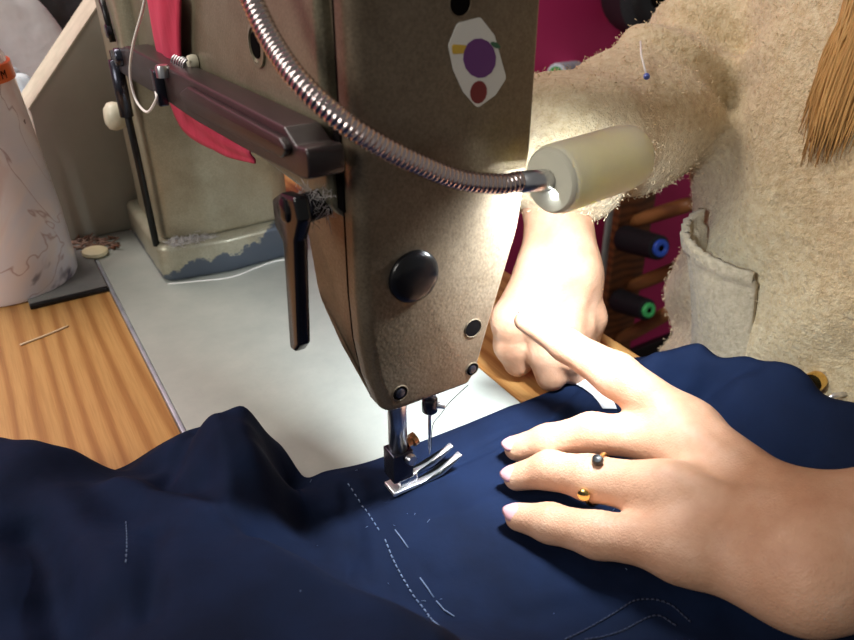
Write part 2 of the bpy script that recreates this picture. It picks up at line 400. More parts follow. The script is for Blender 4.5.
# sticker
stk = [(457, 23), (480, 17), (494, 35), (501, 60), (506, 78), (495, 95), (477, 108), (463, 92), (453, 70), (448, 45)]
poly = fillet([(q[0], q[2]) for q in (on_face(*s) for s in stk)], .0022, 5)
stm = two_tone('glossy_white_sticker', (.70, .69, .64), (.76, .75, .70), 30, .3)
st = prism('sticker', poly, stm, plate, lambda a, b_, d: (a, d, b_), FY-.00002, FY-.0003, 0); st['label'] = 'white paper sticker with purple fruit and red oval'
def blob(name, pts, m, off, r=.001):
    pl = fillet([(q[0], q[2]) for q in (on_face(*s) for s in pts)], r, 5)
    return prism(name, pl, m, st, lambda a, b_, d: (a, d, b_), FY-.00031, FY-off, 0)
def oval(cx, cy, a, b_, rot=0, k=14): return [(cx+a*math.cos(t)*math.cos(rot)-b_*math.sin(t)*math.sin(rot), cy+a*math.cos(t)*math.sin(rot)+b_*math.sin(t)*math.cos(rot)) for t in np.linspace(0, 2*math.pi, k, endpoint=False)]
pu = mat('purple_print', (.12, .022, .17), .35)
blob('printed_plum', oval(479, 58, 16.5, 20, -.1), pu, .00042)
blob('printed_leaf', oval(495, 45, 5.5, 2.6, .5), mat('green_print', (.03, .12, .06), .35), .00044)
blob('printed_patch', [(451, 44), (466, 45), (467, 53), (452, 54)], mat('yellow_print', (.62, .40, .04), .35), .00041)
blob('printed_oval', oval(478, 92, 8.4, 11.6, .15), mat('dark_red_print', (.17, .008, .010), .35), .00043)
# seam slot where the brown lever enters, arm oil hole with ring
p = PX(257, 45, -.0548); lathe('oil_hole_ring', [(.0088, -.0003), (.0088, .0008), (.0068, .0011), (.0066, .0002), (0, .0001)], p, (-1, 0, 0), M['enamel_arm'], sm, 32)
lathe('oil_hole', [(.0052, 0), (.0052, .0009), (0, .001)], p, (-1, 0, 0), M['dark'], sm, 24)
bmobj('lever_slot', rbox_bm(-.0530, -.0490, -.0245, -.0190, .160, .193, .0003), M['dark'], sm)
# brown lifting lever along the rear of the arm
def on_x(pts, x): return [(q[1], q[2]) for q in (PX(a, b_, x) for a, b_ in pts)]
XO = -.0700
lv = prism('lifting_lever', fillet(on_x([(113, 50), (126, 46), (165, 67), (215, 92), (283, 127), (295, 146), (307, 149), (309, 180), (300, 179), (286, 171), (240, 147), (195, 121), (160, 97), (128, 78), (114, 68)], XO), [.003]*15, 4),
           M['brown_lever'], sm, lambda a, b_, d: (d, a, b_), XO, -.0560, .0012, seg=3)
lv['label'] = 'long dark brown lever along the rear of the arm'
prism('raised_rib', fillet(on_x([(178, 93), (186, 87), (278, 138), (286, 150), (280, 158), (250, 145), (186, 110)], XO-.003), .003, 5), M['brown_lever'], lv, lambda a, b_, d: (d, a, b_), XO-.0030, XO+.0004, .001, seg=3)
p = PX(121, 57, XO); lathe('pivot_screw', [(.0058, -.0005), (.0058, .0032), (.0048, .0042), (0, .0042)], p, (-1, 0, 0), M['gun'], lv, 24)
bmobj('clamp', rbox_bm(XO-.005, XO+.0005, *(lambda a, b_: (min(a, b_)-.004, max(a, b_)+.005))(PX(163, 82, XO)[1], PX(163, 82, XO)[1]), PX(163, 95, XO)[2]-.004, PX(163, 74, XO)[2]+.002, .001), M['gun'], lv)
p = PX(163, 73, XO-.002); lathe('clamp_screw', [(.0036, -.002), (.0036, .003), (.003, .004), (0, .004)], p, (0, 0, 1), M['steel'], lv, 20)
V, Fc = tube_geo([np.array([-.058, 0, 0])*0+np.array(PX(175+ t*14, 62+t*6, -.0605))+np.array([0, .0, .004*math.cos(t*2*math.pi*6)])+np.array([.0028*math.sin(t*2*math.pi*6), 0, 0]) for t in np.linspace(0, 1, 120)], .0006, 6)
mesh('return_spring', V, Fc, M['steel'], lv)
lathe('spring_knob', [(.0036, -.001), (.004, .001), (.0034, .0035), (0, .0045)], PX(195, 62, -.0560), (-1, 0, 0), M['cream'], sm, 20)
# vertical black rod, its top link and cream dial on the pillar
pb = PZ(156, 243, .031); tube('lift_rod', [(pb[0], pb[1], .029), (pb[0]-.0005, pb[1], .10), (pb[0]-.0015, pb[1]+.001, .172)], .0026, M['rod'], sm, 12)['label'] = 'thin black vertical rod'
rodtop = np.array([pb[0]-.0015, pb[1]+.001, .17])
tube('lever_link', [PX(100, -6, -.067), PX(106, 14, -.067), PX(113, 42, -.067)], .0022, M['rod'], sm, 10)
lathe('link_screw', [(.0048, -.001), (.0048, .0015), (.004, .0022), (0, .0022)], PX(109, 31, -.0675), (-1, 0, 0), M['gun'], sm, 20)
tube('rod_socket', [(rodtop[0], rodtop[1], .128), (rodtop[0], rodtop[1], .166)], .0046, M['gun'], sm, 14)
p = PX(117, 116, -.071); lathe('dial_knob', [(.005, -.010), (.0075, -.006), (.0098, -.002), (.0105, .002), (.0096, .006), (.006, .0085), (0, .009)], p, (-1, 0, .1), M['cream'], sm, 32)['label'] = 'round cream knob on the pillar'
# hand lifter
hl = prism('hand_lifter', fillet(on_x([(272, 199), (280, 193), (294, 198), (299, 222), (295, 242), (299, 346), (295, 352), (290, 348), (283, 242), (275, 226)], -.0745), [.002]*10, 4), M['black'], sm, lambda a, b_, d: (d, a, b_), -.0748, -.0692, .0014, seg=3)
hl['label'] = 'black hand lever at the rear of the head'
p = PX(291, 213, -.067); tube('pivot_shaft', [p, p+np.array([.016, 0.004, 0])], .0058, M['gun'], hl, 16)
p = PX(285, 210, -.0748); lathe('pivot_screw', [(.0048, -.0005), (.0046, .0009), (.0036, .0016), (0, .0018)], p, (-1, 0, 0), M['black'], hl, 24)
# fluff caught by the lifter
Vl = []
for i in range(110):
    a = np.array(PX(random.uniform(300, 332), random.uniform(188, 214), -.0575)); d = RNG.normal(size=3)*.004; d[0] = -abs(d[0])*.5
    Vl.append(tube_geo([a, a+d*.5+RNG.normal(size=3)*.001, a+d], [.00014, .00012, .00008], 4))
for i in range(260):
    a = np.array([random.uniform(-.062, -.03), random.uniform(.272, .287), .0312]); d = RNG.normal(size=3)*.004; d[2] = abs(d[2])*.6
    Vl.append(tube_geo([a, a+d*.5+RNG.normal(size=3)*.001, a+d], [.0002, .00018, .0001], 4))
tag(mesh('lint', *join_geo(Vl), M['lint'], sm), 'grey fluff caught on the machine', kind='stuff')
# presser bar, shank, foot, needle
NX, NY, CZ = -.0103, -.0165, .0042
BX = -.0284
tube('presser_bar', [(BX, NY, .026), (BX, NY, .080)], .0046, M['steel'], sm, 20)
bm = rbox_bm(BX-.0055, BX+.0058, NY-.0052, NY+.0055, .012, .0295, .0008)
sh = bmobj('foot_shank', bm, M['gun'], sm)
lathe('shank_screw', [(.0028, 0), (.0028, .0022), (.0024, .003), (0, .003)], (BX+.003, NY-.0052, .0255), (.2, -1, .1), M['steel'], sh, 18)
lathe('thumb_screw', [(.0022, 0), (.0022, .003), (.0034, .003), (.0034, .0055), (0, .006)], (BX+.0055, NY+.001, .029), (1, .1, .2), mat('brass', (.45, .22, .10), .3, .9), sh, 18)
ft = bmobj('presser_foot', rbox_bm(-.0345, -.0215, NY-.0058, NY+.0045, CZ+.0004, CZ+.0028, .0006), M['chrome'], sm)
bmobj('foot_hinge', rbox_bm(-.030, -.0195, NY-.0042, NY+.0042, CZ+.0025, CZ+.0085, .0012), M['steel'], ft)
for yc, wd in ((NY-.0040, .0036), (NY+.0040, .0034)):
    pr = [(-.0225, 0), (-.012, 0), (-.006, .0008), (-.001, .0032), (.0045, .0068), (.0062, .0082), (.0056, .0092), (.004, .0085), (-.002, .0050), (-.007, .0027), (-.012, .0021), (-.0225, .0021)]
    prism('toe', fillet(pr, .0006, 3), M['chrome'], ft, lambda a, b_, d: (a, d, b_+CZ+.0005), yc-wd/2, yc+wd/2, .0005, angle=60)
nb = tube('needle_bar', [(NX, NY, .0515), (NX, NY, .080)], .0031, M['steel'], sm, 18)
lathe('needle_clamp', [(.0032, 0), (.0039, .0008), (.0039, .0078), (.0033, .0085)], (NX, NY, .0445), (0, 0, 1), M['gun'], nb, 20)
lathe('clamp_screw', [(.0017, 0), (.0017, .0035), (.0012, .004), (0, .004)], (NX+.003, NY-.002, .0485), (1, -.7, 0), M['chrome'], nb, 14)
lathe('needle', [(.0001, 0), (.0006, .004), (.00062, .012), (.00085, .013), (.0009, .028)], (NX, NY, .0172), (0, 0, 1), M['steel'], nb, 10)
tube('needle_thread', catmull([PY(468, 385, -.024), PY(450, 402, -.018), PY(441, 414, -.0155), (NX+.0012, NY-.001, .036), (NX+.0006, NY-.0009, .021)], 24), .00022, M['gun'], nb, 6)

# ------------------------------------------------------------------ gooseneck lamp
lp = thing('gooseneck_lamp', (-.072, -.005, .27), 'small lamp on a ribbed metal gooseneck curving across the machine head', 'lamp')
path = catmull([(-.022, .040, .272), (-.024, .040, .288), (-.045, .034, .299), (-.070, .018, .290), PY(228, -62, .004), PY(238, -35, -.002), PY(252, 0, -.010), PY(272, 42, -.021), PY(300, 82, -.036), PY(340, 119, -.0465), PY(380, 145, -.0505), PY(420, 165, -.052), PY(460, 180, -.053), PY(500, 184, -.055), PY(520, 181, -.056)], 1200)
L = np.concatenate([[0], np.cumsum(np.linalg.norm(np.diff(path, axis=0), axis=1))])
rad = .0033+.00055*np.abs(np.sin(L/.0019*math.pi))
gm = mat('gooseneck_metal', (.60, .50, .49), .2, 1.)
tube('gooseneck', path, rad, gm, lp, 18)
lathe('clamp', [(.0085, 0), (.0085, .005), (.0065, .0075), (.0045, .012), (0, .012)], (-.022, .040, .2718), (0, 0, 1), M['steel'], lp, 28)
A, B = PY(550, 181, -.056), PY(635, 154, -.049)
ax = (B-A)/np.linalg.norm(B-A); LL = np.linalg.norm(B-A)
tube('collar', [PY(520, 182, -.056), PY(542, 180, -.056), A+ax*.001], .0040, M['steel'], lp, 20)
down = np.array([-.02, .54, -1.]); down -= ax*(down@ax); down /= np.linalg.norm(down); side = np.cross(ax, down)
def shade_pt(s, a, r): return A+ax*s+r*(down*math.cos(a)+side*math.sin(a))
ro = .0128; V = []; Fc = []; na, open_ = 36, math.radians(53)
prof = [(0.0002, .004), (0.0, .010), (.0008, ro*.93), (.003, ro), (.02, ro), (.04, ro), (LL-.010, ro*1.0), (LL-.005, ro*.95), (LL-.002, ro*.8), (LL, ro*.5), (LL+.0004, ro*.1)]
for s, r in prof:
    for i in range(na+1):
        a = open_+(2*math.pi-2*open_)*i/na
        V.append(shade_pt(s-.004*(math.cos(a)+1)*(.0 if s > .01 else -.0), a, r))
for j in range(len(prof)-1):
    for i in range(na): q = j*(na+1)+i; Fc.append((q, q+1, q+na+2, q+na+1))
shm = two_tone('cream_lamp_plastic', (.66, .63, .50), (.72, .69, .56), 40, .38, sss=.05)
shm.node_tree.nodes['Principled BSDF'].inputs['Subsurface Scale'].default_value = .004; shm.node_tree.nodes['Principled BSDF'].inputs['Subsurface Radius'].default_value = (1, .9, .5)
o = mesh('lamp_shade', V, Fc, shm, lp); md = o.modifiers.new('thick', 'SOLIDIFY'); md.thickness = .0014; md.offset = 0
lathe('end_cap', [(.003, -.0010), (ro*.90, -.0010), (ro*.99, .0004), (ro*.99, .0016), (0, .0016)], A, ax, two_tone('cream_cap_plastic', (.62, .59, .47), (.68, .65, .52), 40, .8, spec=.1), lp, 40)
em = mat('lit_bulb', (1, 1, 1), .3); bn = em.node_tree.nodes['Principled BSDF']; bn.inputs['Emission Color'].default_value = (1, .95, .85, 1); bn.inputs['Emission Strength'].default_value = 12
tube('bulb', [A+ax*s-down*.0045 for s in np.linspace(.006, LL-.012, 12)], [.002]+[.0036]*10+[.002], em, lp, 16)
ld = bpy.data.lights.new('lamp_light', 'AREA'); ld.shape = 'RECTANGLE'; ld.size = .045; ld.size_y = .012; ld.energy = 1.1; ld.color = (.84, .93, 1); ld.spread = math.radians(150)
lo = bpy.data.objects.new('lamp_light', ld); COL.objects.link(lo); c_ = A+ax*(LL*.40)+down*.0006
zc = -down; xc = ax; yc = np.cross(zc, xc); lo.matrix_world = Matrix([[xc[i], yc[i], zc[i], c_[i]] for i in range(3)]+[[0, 0, 0, 1]])
lo.parent = lp; lo.matrix_parent_inverse = Matrix.Translation(-lp.location)

# ------------------------------------------------------------------ red strap, loose threads
pth = catmull([PX(163, -40, -.0590), PX(164, 0, -.0592), PX(166, 30, -.0592), PX(172, 62, -.0575), PX(180, 92, -.0570), PX(200, 116, -.0570), PX(224, 136, -.0575), PX(255, 150, -.058)], 60)
wid = np.interp(np.linspace(0, 1, 60), [0, .4, .55, .8, 1], [.030, .029, .024, .011, .006])
V, Fc = [], []
T = np.gradient(pth, axis=0); T /= np.linalg.norm(T, axis=1)[:, None]
for i, p in enumerate(pth):
    s = np.cross(T[i], [1, 0, 0]); s /= np.linalg.norm(s)
    for k in range(13):
        u = k/12*2-1; V.append(p+s*u*wid[i]+np.array([-.0016*math.cos(u*1.5)-.0005*math.sin(7*u+i*.05), 0, 0]))
for i in range(59):
    for k in range(12): q = i*13+k; Fc.append((q, q+1, q+14, q+13))
redm = two_tone('crimson_fabric', (.42, .018, .055), (.55, .045, .10), 60, .6, .3, 500, stretch=(1, 1, .2))
o = mesh('red_strap', V, Fc, redm); tag(o, 'crimson fabric strap hanging over the machine arm behind the brown lever', 'strap')
md = o.modifiers.new('thick', 'SOLIDIFY'); md.thickness = .0012; md.offset = 1
o = tube('thread_loop', catmull([PX(150, -30, -.0715), PX(143, 8, -.0735), PX(133, 45, -.0765), (PX(130, 75, -.0775)), PX(136, 100, -.077), PX(147, 112, -.0768), PX(156, 100, -.0765), PX(156, 92, -.0745)], 70), .00075, M['white_thread'], None, 8)
tag(o, 'looped white thread dangling over the far end of the brown lever', 'thread')
o = tube('thread', catmull([PZ(168, 284, .0006), PZ(200, 281, .0006), PZ(232, 277, .0006), PZ(258, 267, .0006), PZ(276, 261, .0006), PZ(300, 258, .0006)], 40), .0006, M['white_thread'], None, 8)
tag(o, 'long white thread lying on the bed along the foot of the pillar', 'thread')
o = tube('thread_snippet', catmull([PZ(20, 345, -.0008), PZ(44, 336, -.0008), PZ(68, 326, -.0008)], 12), .0007, two_tone('pale_thread', (.72, .55, .36), (.8, .64, .45), 100, .8), None, 8)
tag(o, 'short pale thread lying alone on the oak tabletop', 'thread')

# ------------------------------------------------------------------ the navy garment
# heights of the heaped cloth above the table, read off at points and interpolated
S = []
def s(px, py, z): p = PZ(px, py, z); S.append((p[0], p[1], z))
def w_(x, y, z): S.append((x, y, z))
ZF = .0034
for x, y in ((350, 500), (370, 470), (420, 475), (440, 470), (500, 450), (540, 430), (500, 420), (450, 500), (480, 520), (420, 540), (450, 560), (500, 580), (560, 590), (400, 520), (600, 450), (650, 520), (560, 470), (700, 580), (580, 395), (600, 420), (520, 630), (600, 640), (640, 600), (760, 640)): s(x, y, ZF)
for x in (-.02, .02, .06, .10, .12): w_(x, .0085, ZF-.0012)
w_(-.06, .011, .007); w_(-.078, .012, .006); s(300, 520, .006); s(330, 545, .005); s(345, 490, .0075); s(310, 500, .0105)
s(380, 595, ZF); s(430, 620, ZF); s(350, 570, .005)
# standing fold on the left of the bed
s(245, 403, .047); s(232, 414, .046); s(205, 425, .040); s(180, 437, .032); s(150, 455, .020); s(118, 472, .008)
s(252, 425, .046); s(258, 445, .043); s(264, 468, .036); s(272, 495, .026); s(284, 530, .018); s(296, 560, .014)
s(225, 450, .043); s(235, 490, .036); s(245, 520, .030); s(185, 465, .031); s(200, 490, .031); s(160, 470, .019); s(255, 545, .025)
for px, py, z in ((245, 403, 0), (258, 445, 0), (272, 495, .004)):
    p = PZ(px, py, .044); w_(p[0]+.014, p[1]+.006, .004)
# near mound at the lower left
s(0, 440, .036); s(40, 442, .036); s(75, 450, .034); s(100, 462, .026); s(114, 472, .014); s(60, 480, .042); s(0, 500, .046); s(120, 520, .046)
s(140, 482, .030); s(170, 500, .037); s(220, 522, .043); s(260, 550, .047); s(300, 578, .050); s(340, 600, .052); s(390, 625, .054); s(440, 645, .056)
s(60, 560, .054); s(130, 600, .060); s(220, 610, .062); s(300, 635, .062); s(60, 640, .052); s(170, 640, .064); s(40, 600, .047)
s(300, 690, .066); s(430, 690, .064); s(150, 720, .068); s(0, 720, .06)
# heap to the right, sliding off towards the lap
s(655, 352, .036); s(700, 347, .040); s(745, 361, .040); s(800, 376, .042); s(854, 404, .044); s(920, 430, .045)
s(620, 385, .018); s(612, 372, .022); s(650, 385, .022); s(690, 368, .030); s(740, 385, .036); s(800, 410, .036); s(700, 400, .016); s(760, 430, .022); s(854, 460, .030)
s(670, 420, .006); s(720, 450, .008); s(800, 490, .008); s(1000, 520, .015); s(1000, 700, .006)
for px, py in ((655, 352), (700, 347), (745, 361), (800, 376), (854, 404), (920, 430)):
    p = PZ(px, py, .040); w_(p[0]+.012, p[1]+.022, .010); w_(p[0]+.022, p[1]+.05, -.03)
for px, py in ((0, 440), (40, 442), (75, 450)):
    p = PZ(px, py, .036); w_(p[0]-.002, p[1]+.020, .012)
w_(-.45, .0, .03); w_(-.45, .12, .01); w_(-.3, -.1, .055); w_(-.3, -.4, .06); w_(0, -.4, .03); w_(.2, -.4, .01); w_(.4, -.3, .02)
S = np.array(S); D = np.linalg.norm(S[:, None, :2]-S[None, :, :2], axis=-1)
kern = lambda r: np.sqrt(r*r+.004**2)
Am = kern(D)+0; np.fill_diagonal(Am, kern(0)-.0006)
Pm = np.c_[np.ones(len(S)), S[:, :2]]; K = np.block([[Am, Pm], [Pm.T, np.zeros((3, 3))]])
sol = np.linalg.solve(K, np.r_[S[:, 2], 0, 0, 0])
CREASE = []
def crease(pix, z, h, w):
    CREASE.append((np.array([PZ(a, b_, z)[:2] for a, b_ in pix]), h, w))
crease([(196, 432), (176, 462), (166, 486), (172, 503)], .028, -.0065, .006)
crease([(118, 474), (142, 484), (220, 522), (300, 578), (380, 622), (440, 648)], .044, .007, .009)
crease([(215, 432), (226, 470), (232, 510)], .038, .004, .006); crease([(152, 520), (156, 560), (152, 620)], .055, -.0040, .005)
crease([(20, 520), (50, 570), (62, 640)], .052, -.010, .009); crease([(60, 480), (90, 540), (110, 600)], .050, .004, .010)
crease([(345, 492), (352, 540), (346, 590)], .004, -.0020, .0032); crease([(362, 486), (372, 540), (380, 590)], .004, .0016, .004)
crease([(655, 388), (706, 367), (742, 368), (800, 398)], .034, .0045, .006); crease([(650, 398), (706, 378), (750, 384)], .03, -.004, .006)
crease([(536, 432), (566, 408), (584, 392)], .004, .0016, .003); crease([(470, 452), (500, 436), (540, 424)], .004, -.0012, .0025)
crease([(420, 520), (470, 510), (500, 496)], .004, .0011, .004); crease([(440, 570), (500, 545), (540, 560)], .004, .0013, .006); crease([(520, 600), (580, 590), (630, 600)], .004, .0015, .005)
def poly_dist(x, y, P_):
    d = np.full(np.shape(x), 1e9)
    for a, b_ in zip(P_, P_[1:]):
        e = b_-a; t = np.clip(((x-a[0])*e[0]+(y-a[1])*e[1])/(e@e), 0, 1); d = np.minimum(d, np.hypot(x-a[0]-t*e[0], y-a[1]-t*e[1]))
    return d
def cloth_h(x, y):
    x, y = np.asarray(x, float), np.asarray(y, float); out = sol[-3]+sol[-2]*x+sol[-1]*y
    for i in range(len(S)): out = out+sol[i]*kern(np.hypot(x-S[i, 0], y-S[i, 1]))
    lump = np.clip((out-.010)/.02, 0, 1)
    for P_, h_, w__ in CREASE: out = out+h_*np.exp(-(poly_dist(x, y, P_)/w__)**2)
    out = out+lump*(.0016*np.sin(61*x+38*y+2.2*np.sin(31*y-12*x))+.0009*np.sin(-88*x+120*y+1.5*np.sin(45*x)))
    flat = 1-lump
    out = out+flat*(.00035*np.sin(120*x+70*y+2*np.sin(50*y))+.00028*np.sin(-70*x+190*y+2*np.sin(60*x)))
    seam = np.exp(-((y-(-.0175))/.0011)**2)*(x > -.07)*(x < .13)*flat
    out = out-.0011*seam*(1+.35*np.sin(x*900))
    hem = np.clip((y+.0165)/.003, 0, 1)*flat*(x > -.075)*(x < .125)
    out = out+.0011*hem*(1-.6*np.clip((y-.004)/.004, 0, 1))
    floor_ = np.where(x < .172, .0006, -.2)
    return np.maximum(out, floor_+.0014)
# far border of the cloth, then rows running to the near side
Eb = [(-.50, .14), (-.36, .13)]
for px, py, z, dx, dy in ((0, 440, .036, -.002, .020), (40, 442, .036, 0, .020), (75, 450, .034, .002, .016), (100, 462, .026, .003, .012)):
    p = PZ(px, py, z); Eb.append((p[0]+dx, p[1]+dy))
Eb.append(tuple(PZ(116, 472, .002)[:2]))
for px, py, z, dx, dy in ((150, 455, .012, .002, .006), (180, 437, .022, .003, .009), (205, 425, .033, .004, .010), (232, 412, .042, .006, .009), (247, 403, .045, .010, .006)):
    p = PZ(px, py, z); Eb.append((p[0]+dx, p[1]+dy))
Eb += [(-.066, .0105), (-.022, .0096), (.03, .0092), (.085, .009), (.122, .0085)]
for px, py, z in ((608, 393, .012), (630, 372, .022)): Eb.append(tuple(PZ(px, py, z)[:2]))
for px, py in ((655, 352), (700, 347), (745, 361), (800, 376), (854, 404), (920, 430)):
    p = PZ(px, py, .040); Eb.append((p[0]+.022, p[1]+.045))
Eb += [(.222, -.12), (.24, -.20)]
# dense polyline along the border
Eb = np.array(Eb); seg = np.linalg.norm(np.diff(Eb, axis=0), axis=1); cl = np.r_[0, np.cumsum(seg)]
ncol = 560; tt = np.linspace(0, cl[-1], ncol); ex = np.interp(tt, cl, Eb[:, 0]); ey = np.interp(tt, cl, Eb[:, 1])
kx = np.ones(7)/7
ex[3:-3] = np.convolve(ex, kx, 'valid'); ey[3:-3] = np.convolve(ey, kx, 'valid')
nx_ = np.interp(tt, [0, cl[-1]], [-.50, .20]); nrow = 230
rows_t = np.linspace(0, 1, nrow)**1.25
GX = ex[None]+(nx_-ex)[None]*rows_t[:, None]; GY = ey[None]+(-.42-ey)[None]*rows_t[:, None]
GZ = cloth_h(GX, GY)
GZ[0] -= .0012; 
gz = np.where(GX[0] > .172, -.2, .0008); GZ[0] = np.maximum(GZ[0], gz)
V = np.stack([GX, GY, GZ], -1).reshape(-1, 3); Q = []
ii = np.arange(nrow-1)[:, None]*ncol+np.arange(ncol-1)[None]; Q = np.stack([ii, ii+1, ii+ncol+1, ii+ncol], -1).reshape(-1, 4)
gar = thing('navy_garment', (0, -.08, 0), 'navy cotton garment heaped on the table and spread under the needle', 'garment')
o = mesh('cloth', V, Q, M['navy'], gar)
if o.data.polygons[len(o.data.polygons)//2].normal.z < 0: o.data.flip_normals()
md = o.modifiers.new('thick', 'SOLIDIFY'); md.thickness = .0011; md.offset = -1
def on_cloth(px, py, z=.004, it=6):
    for _ in range(it): p = PZ(px, py, z); z = float(cloth_h(p[0], p[1]))
    return np.array([p[0], p[1], z])
def stitches(pix, step, duty, m, r=.0004, z0=.004):
    pts = catmull([on_cloth(a, b_, z0) for a, b_ in pix], 300); Ls = np.r_[0, np.cumsum(np.linalg.norm(np.diff(pts, axis=0), axis=1))]; parts = []; d = 0
    while d < Ls[-1]:
        q = [np.array([np.interp(d+step*duty*u, Ls, pts[:, k]) for k in range(3)]) for u in (0, .5, 1)]
        for j, e in enumerate(q): e[2] = float(cloth_h(e[0], e[1]))+(.0005 if j == 1 else .0002)
        parts.append(tube_geo(q, r, 5)); d += step
    return parts
pr = []
pr += stitches([(385, 540), (396, 566), (412, 594), (430, 618), (446, 634)], .0030, .6, None)
pr += stitches([(395, 530), (408, 548)], .016, .9, None, .0003); pr += stitches([(420, 578), (440, 606), (457, 618)], .014, .85, None, .0003)
pr += stitches([(348, 484), (364, 508), (380, 532)], .0034, .5, None, .00032)
tag(mesh('topstitching', *join_geo(pr), M['stitch'], gar), 'row of pale dashed stitching', kind='stuff')
pr = stitches([(126, 522), (127, 545), (126, 565)], .0036, .5, None, .0002, .05)
tag(mesh('hand_stitching', *join_geo(pr), M['stitch'], gar), 'short pale stitch row on the near heap', kind='stuff')
pr = stitches([(565, 640), (600, 622), (640, 600), (668, 604), (690, 622)], .0022, .8, None, .0004)
pr += stitches([(585, 640), (620, 632), (655, 616), (676, 626)], .0022, .8, None, .0004)
tag(mesh('pocket_stitching', *join_geo(pr), M['navystitch'], gar), 'dark stitched pocket edge', kind='stuff')
pr = []
for i in range(22):
    c0_ = on_cloth(random.uniform(300, 640), random.uniform(470, 630)); d = RNG.normal(size=3)*.0009; d[2] = 0; e_ = c0_+d; e_[2] = float(cloth_h(e_[0], e_[1])); up_ = np.array([0, 0, .0003]); pr.append(tube_geo([c0_+up_, (c0_+e_)/2+up_*1.6, e_+up_], .00016, 4))
tag(mesh('lint_specks', *join_geo(pr), M['stitch'], gar), 'pale lint specks', kind='stuff')
# strip of white lining under the index finger
pa, pb2, pc, pd = on_cloth(562, 377, .006), on_cloth(574, 368, .006), on_cloth(618, 402, .008), on_cloth(602, 412, .008)
V = []
for i in range(9):
    for k in range(4):
        t, u = i/8, k/3; p = (1-u)*((1-t)*pa+t*pd)+u*((1-t)*pb2+t*pc); p = p.copy(); p[2] = max(float(cloth_h(p[0], p[1])), .002)+.0012+.001*math.sin(t*3.1); V.append(p)
o = mesh('lining', V, [(i*4+k, i*4+k+1, i*4+k+5, i*4+k+4) for i in range(8) for k in range(3)], M['lining'], gar); o['label'] = 'narrow strip of white lining'
md = o.modifiers.new('thick', 'SOLIDIFY'); md.thickness = .0006

# ------------------------------------------------------------------ the person
ps = thing('person', (.38, -.05, -.79), 'person in an oatmeal wool cardigan guiding the navy cloth with both hands', 'person')
def Q_(px, py, z): return PZ(px, py, z)
# left hand: fingers spread on the cloth, index finger raised and pointing
fing = {
 'index': ([Q_(524, 321, .066), Q_(566, 345, .060), Q_(616, 375, .053), Q_(690, 428, .040)], [.0054, .0084, .0112, .0122]),
 'middle': ([Q_(517, 448, .0115), Q_(548, 442, .0185), Q_(592, 433, .0285), Q_(676, 440, .037)], [.0068, .0088, .0100, .0115]),
 'ring': ([Q_(517, 477, .0115), Q_(550, 470, .0205), Q_(590, 478, .0290), Q_(668, 492, .0375)], [.0068, .0091, .0104, .0118]),
 'pinky': ([Q_(519, 517, .0110), Q_(550, 523, .0150), Q_(598, 535, .0210), Q_(686, 545, .0310)], [.0066, .0086, .0098, .0118]),
}
wr = Q_(812, 545, .043); wr_a, wr_b = Q_(806, 523, .042), Q_(806, 574, .038)
elb = np.array([.245, -.252, .052])
hand = []
for nme, (P_, R_) in fing.items():
    hand.append((.004, [cap(P_[i], P_[i+1], R_[i], R_[i+1]) for i in range(3)], .006))
meta = []
for nme, (P_, R_) in fing.items():
    t = {'index': .12, 'middle': .37, 'ring': .62, 'pinky': .92}[nme]; wp = wr_a*(1-t)+wr_b*t
    meta.append(cap(P_[3], wp, .0112 if nme != 'pinky' else .0102, .0150))
    low = np.array([0, 0, -.009]); meta.append(cap(P_[3]+low, wp+low*.7, .009, .013))
hand.append((.012, meta, .011))
# thumb tucked below the palm
tq = [Q_(765, 500, .026), Q_(715, 465, .020), Q_(665, 443, .0165), Q_(632, 432, .0135)]
hand.append((.005, [cap(tq[0], tq[1], .013, .0105), cap(tq[1], tq[2], .0102, .0088), cap(tq[2], tq[3], .0088, .0066)], .007))
# tendons
tend = []
for nme, (P_, R_) in fing.items():
    t = {'index': .2, 'middle': .42, 'ring': .6, 'pinky': .85}[nme]; wp = wr_a*(1-t)+wr_b*t
    tend.append(cap(P_[3]+np.array([0, 0, .0084]), P_[3]*.3+wp*.7+np.array([0, 0, .0128]), .0050, .0036))
hand.append((.002, tend, .0042))
f1, f2 = wr*.6+elb*.4, elb
hand.append((.02, [cap(wr+np.array([0, 0, -.004]), f1, .022, .026), cap(wr_a+np.array([0, 0, -.003]), f1, .0175, .024), cap(wr_b+np.array([0, 0, -.001]), f1, .0175, .024), cap(f1, f2, .0275, .038)], .014))
def fl(P): return field(P, hand)
Vh, Fh = surface_net(fl, (-.012, -.30, -.012), (.19, .072, .105), .00105)
# wrinkles over the joints, fine creases
for nme, (P_, R_) in fing.items():
    for j, amp in ((2, .00042), (1, .00028)):
        amp = amp*(1.7 if nme == 'index' else 1.2); d = P_[j-1]-P_[j+1]; d /= np.linalg.norm(d); q = Vh-(P_[j]+np.array([0, 0, R_[j]*.8])); sA = q@d; rr = np.linalg.norm(q, axis=1)
        Vh[:, 2] -= amp*(.5+.5*np.cos(2*math.pi*sA/.0031))*np.exp(-(rr/.0078)**2)
VS = [Vh]; FS = [Fh]
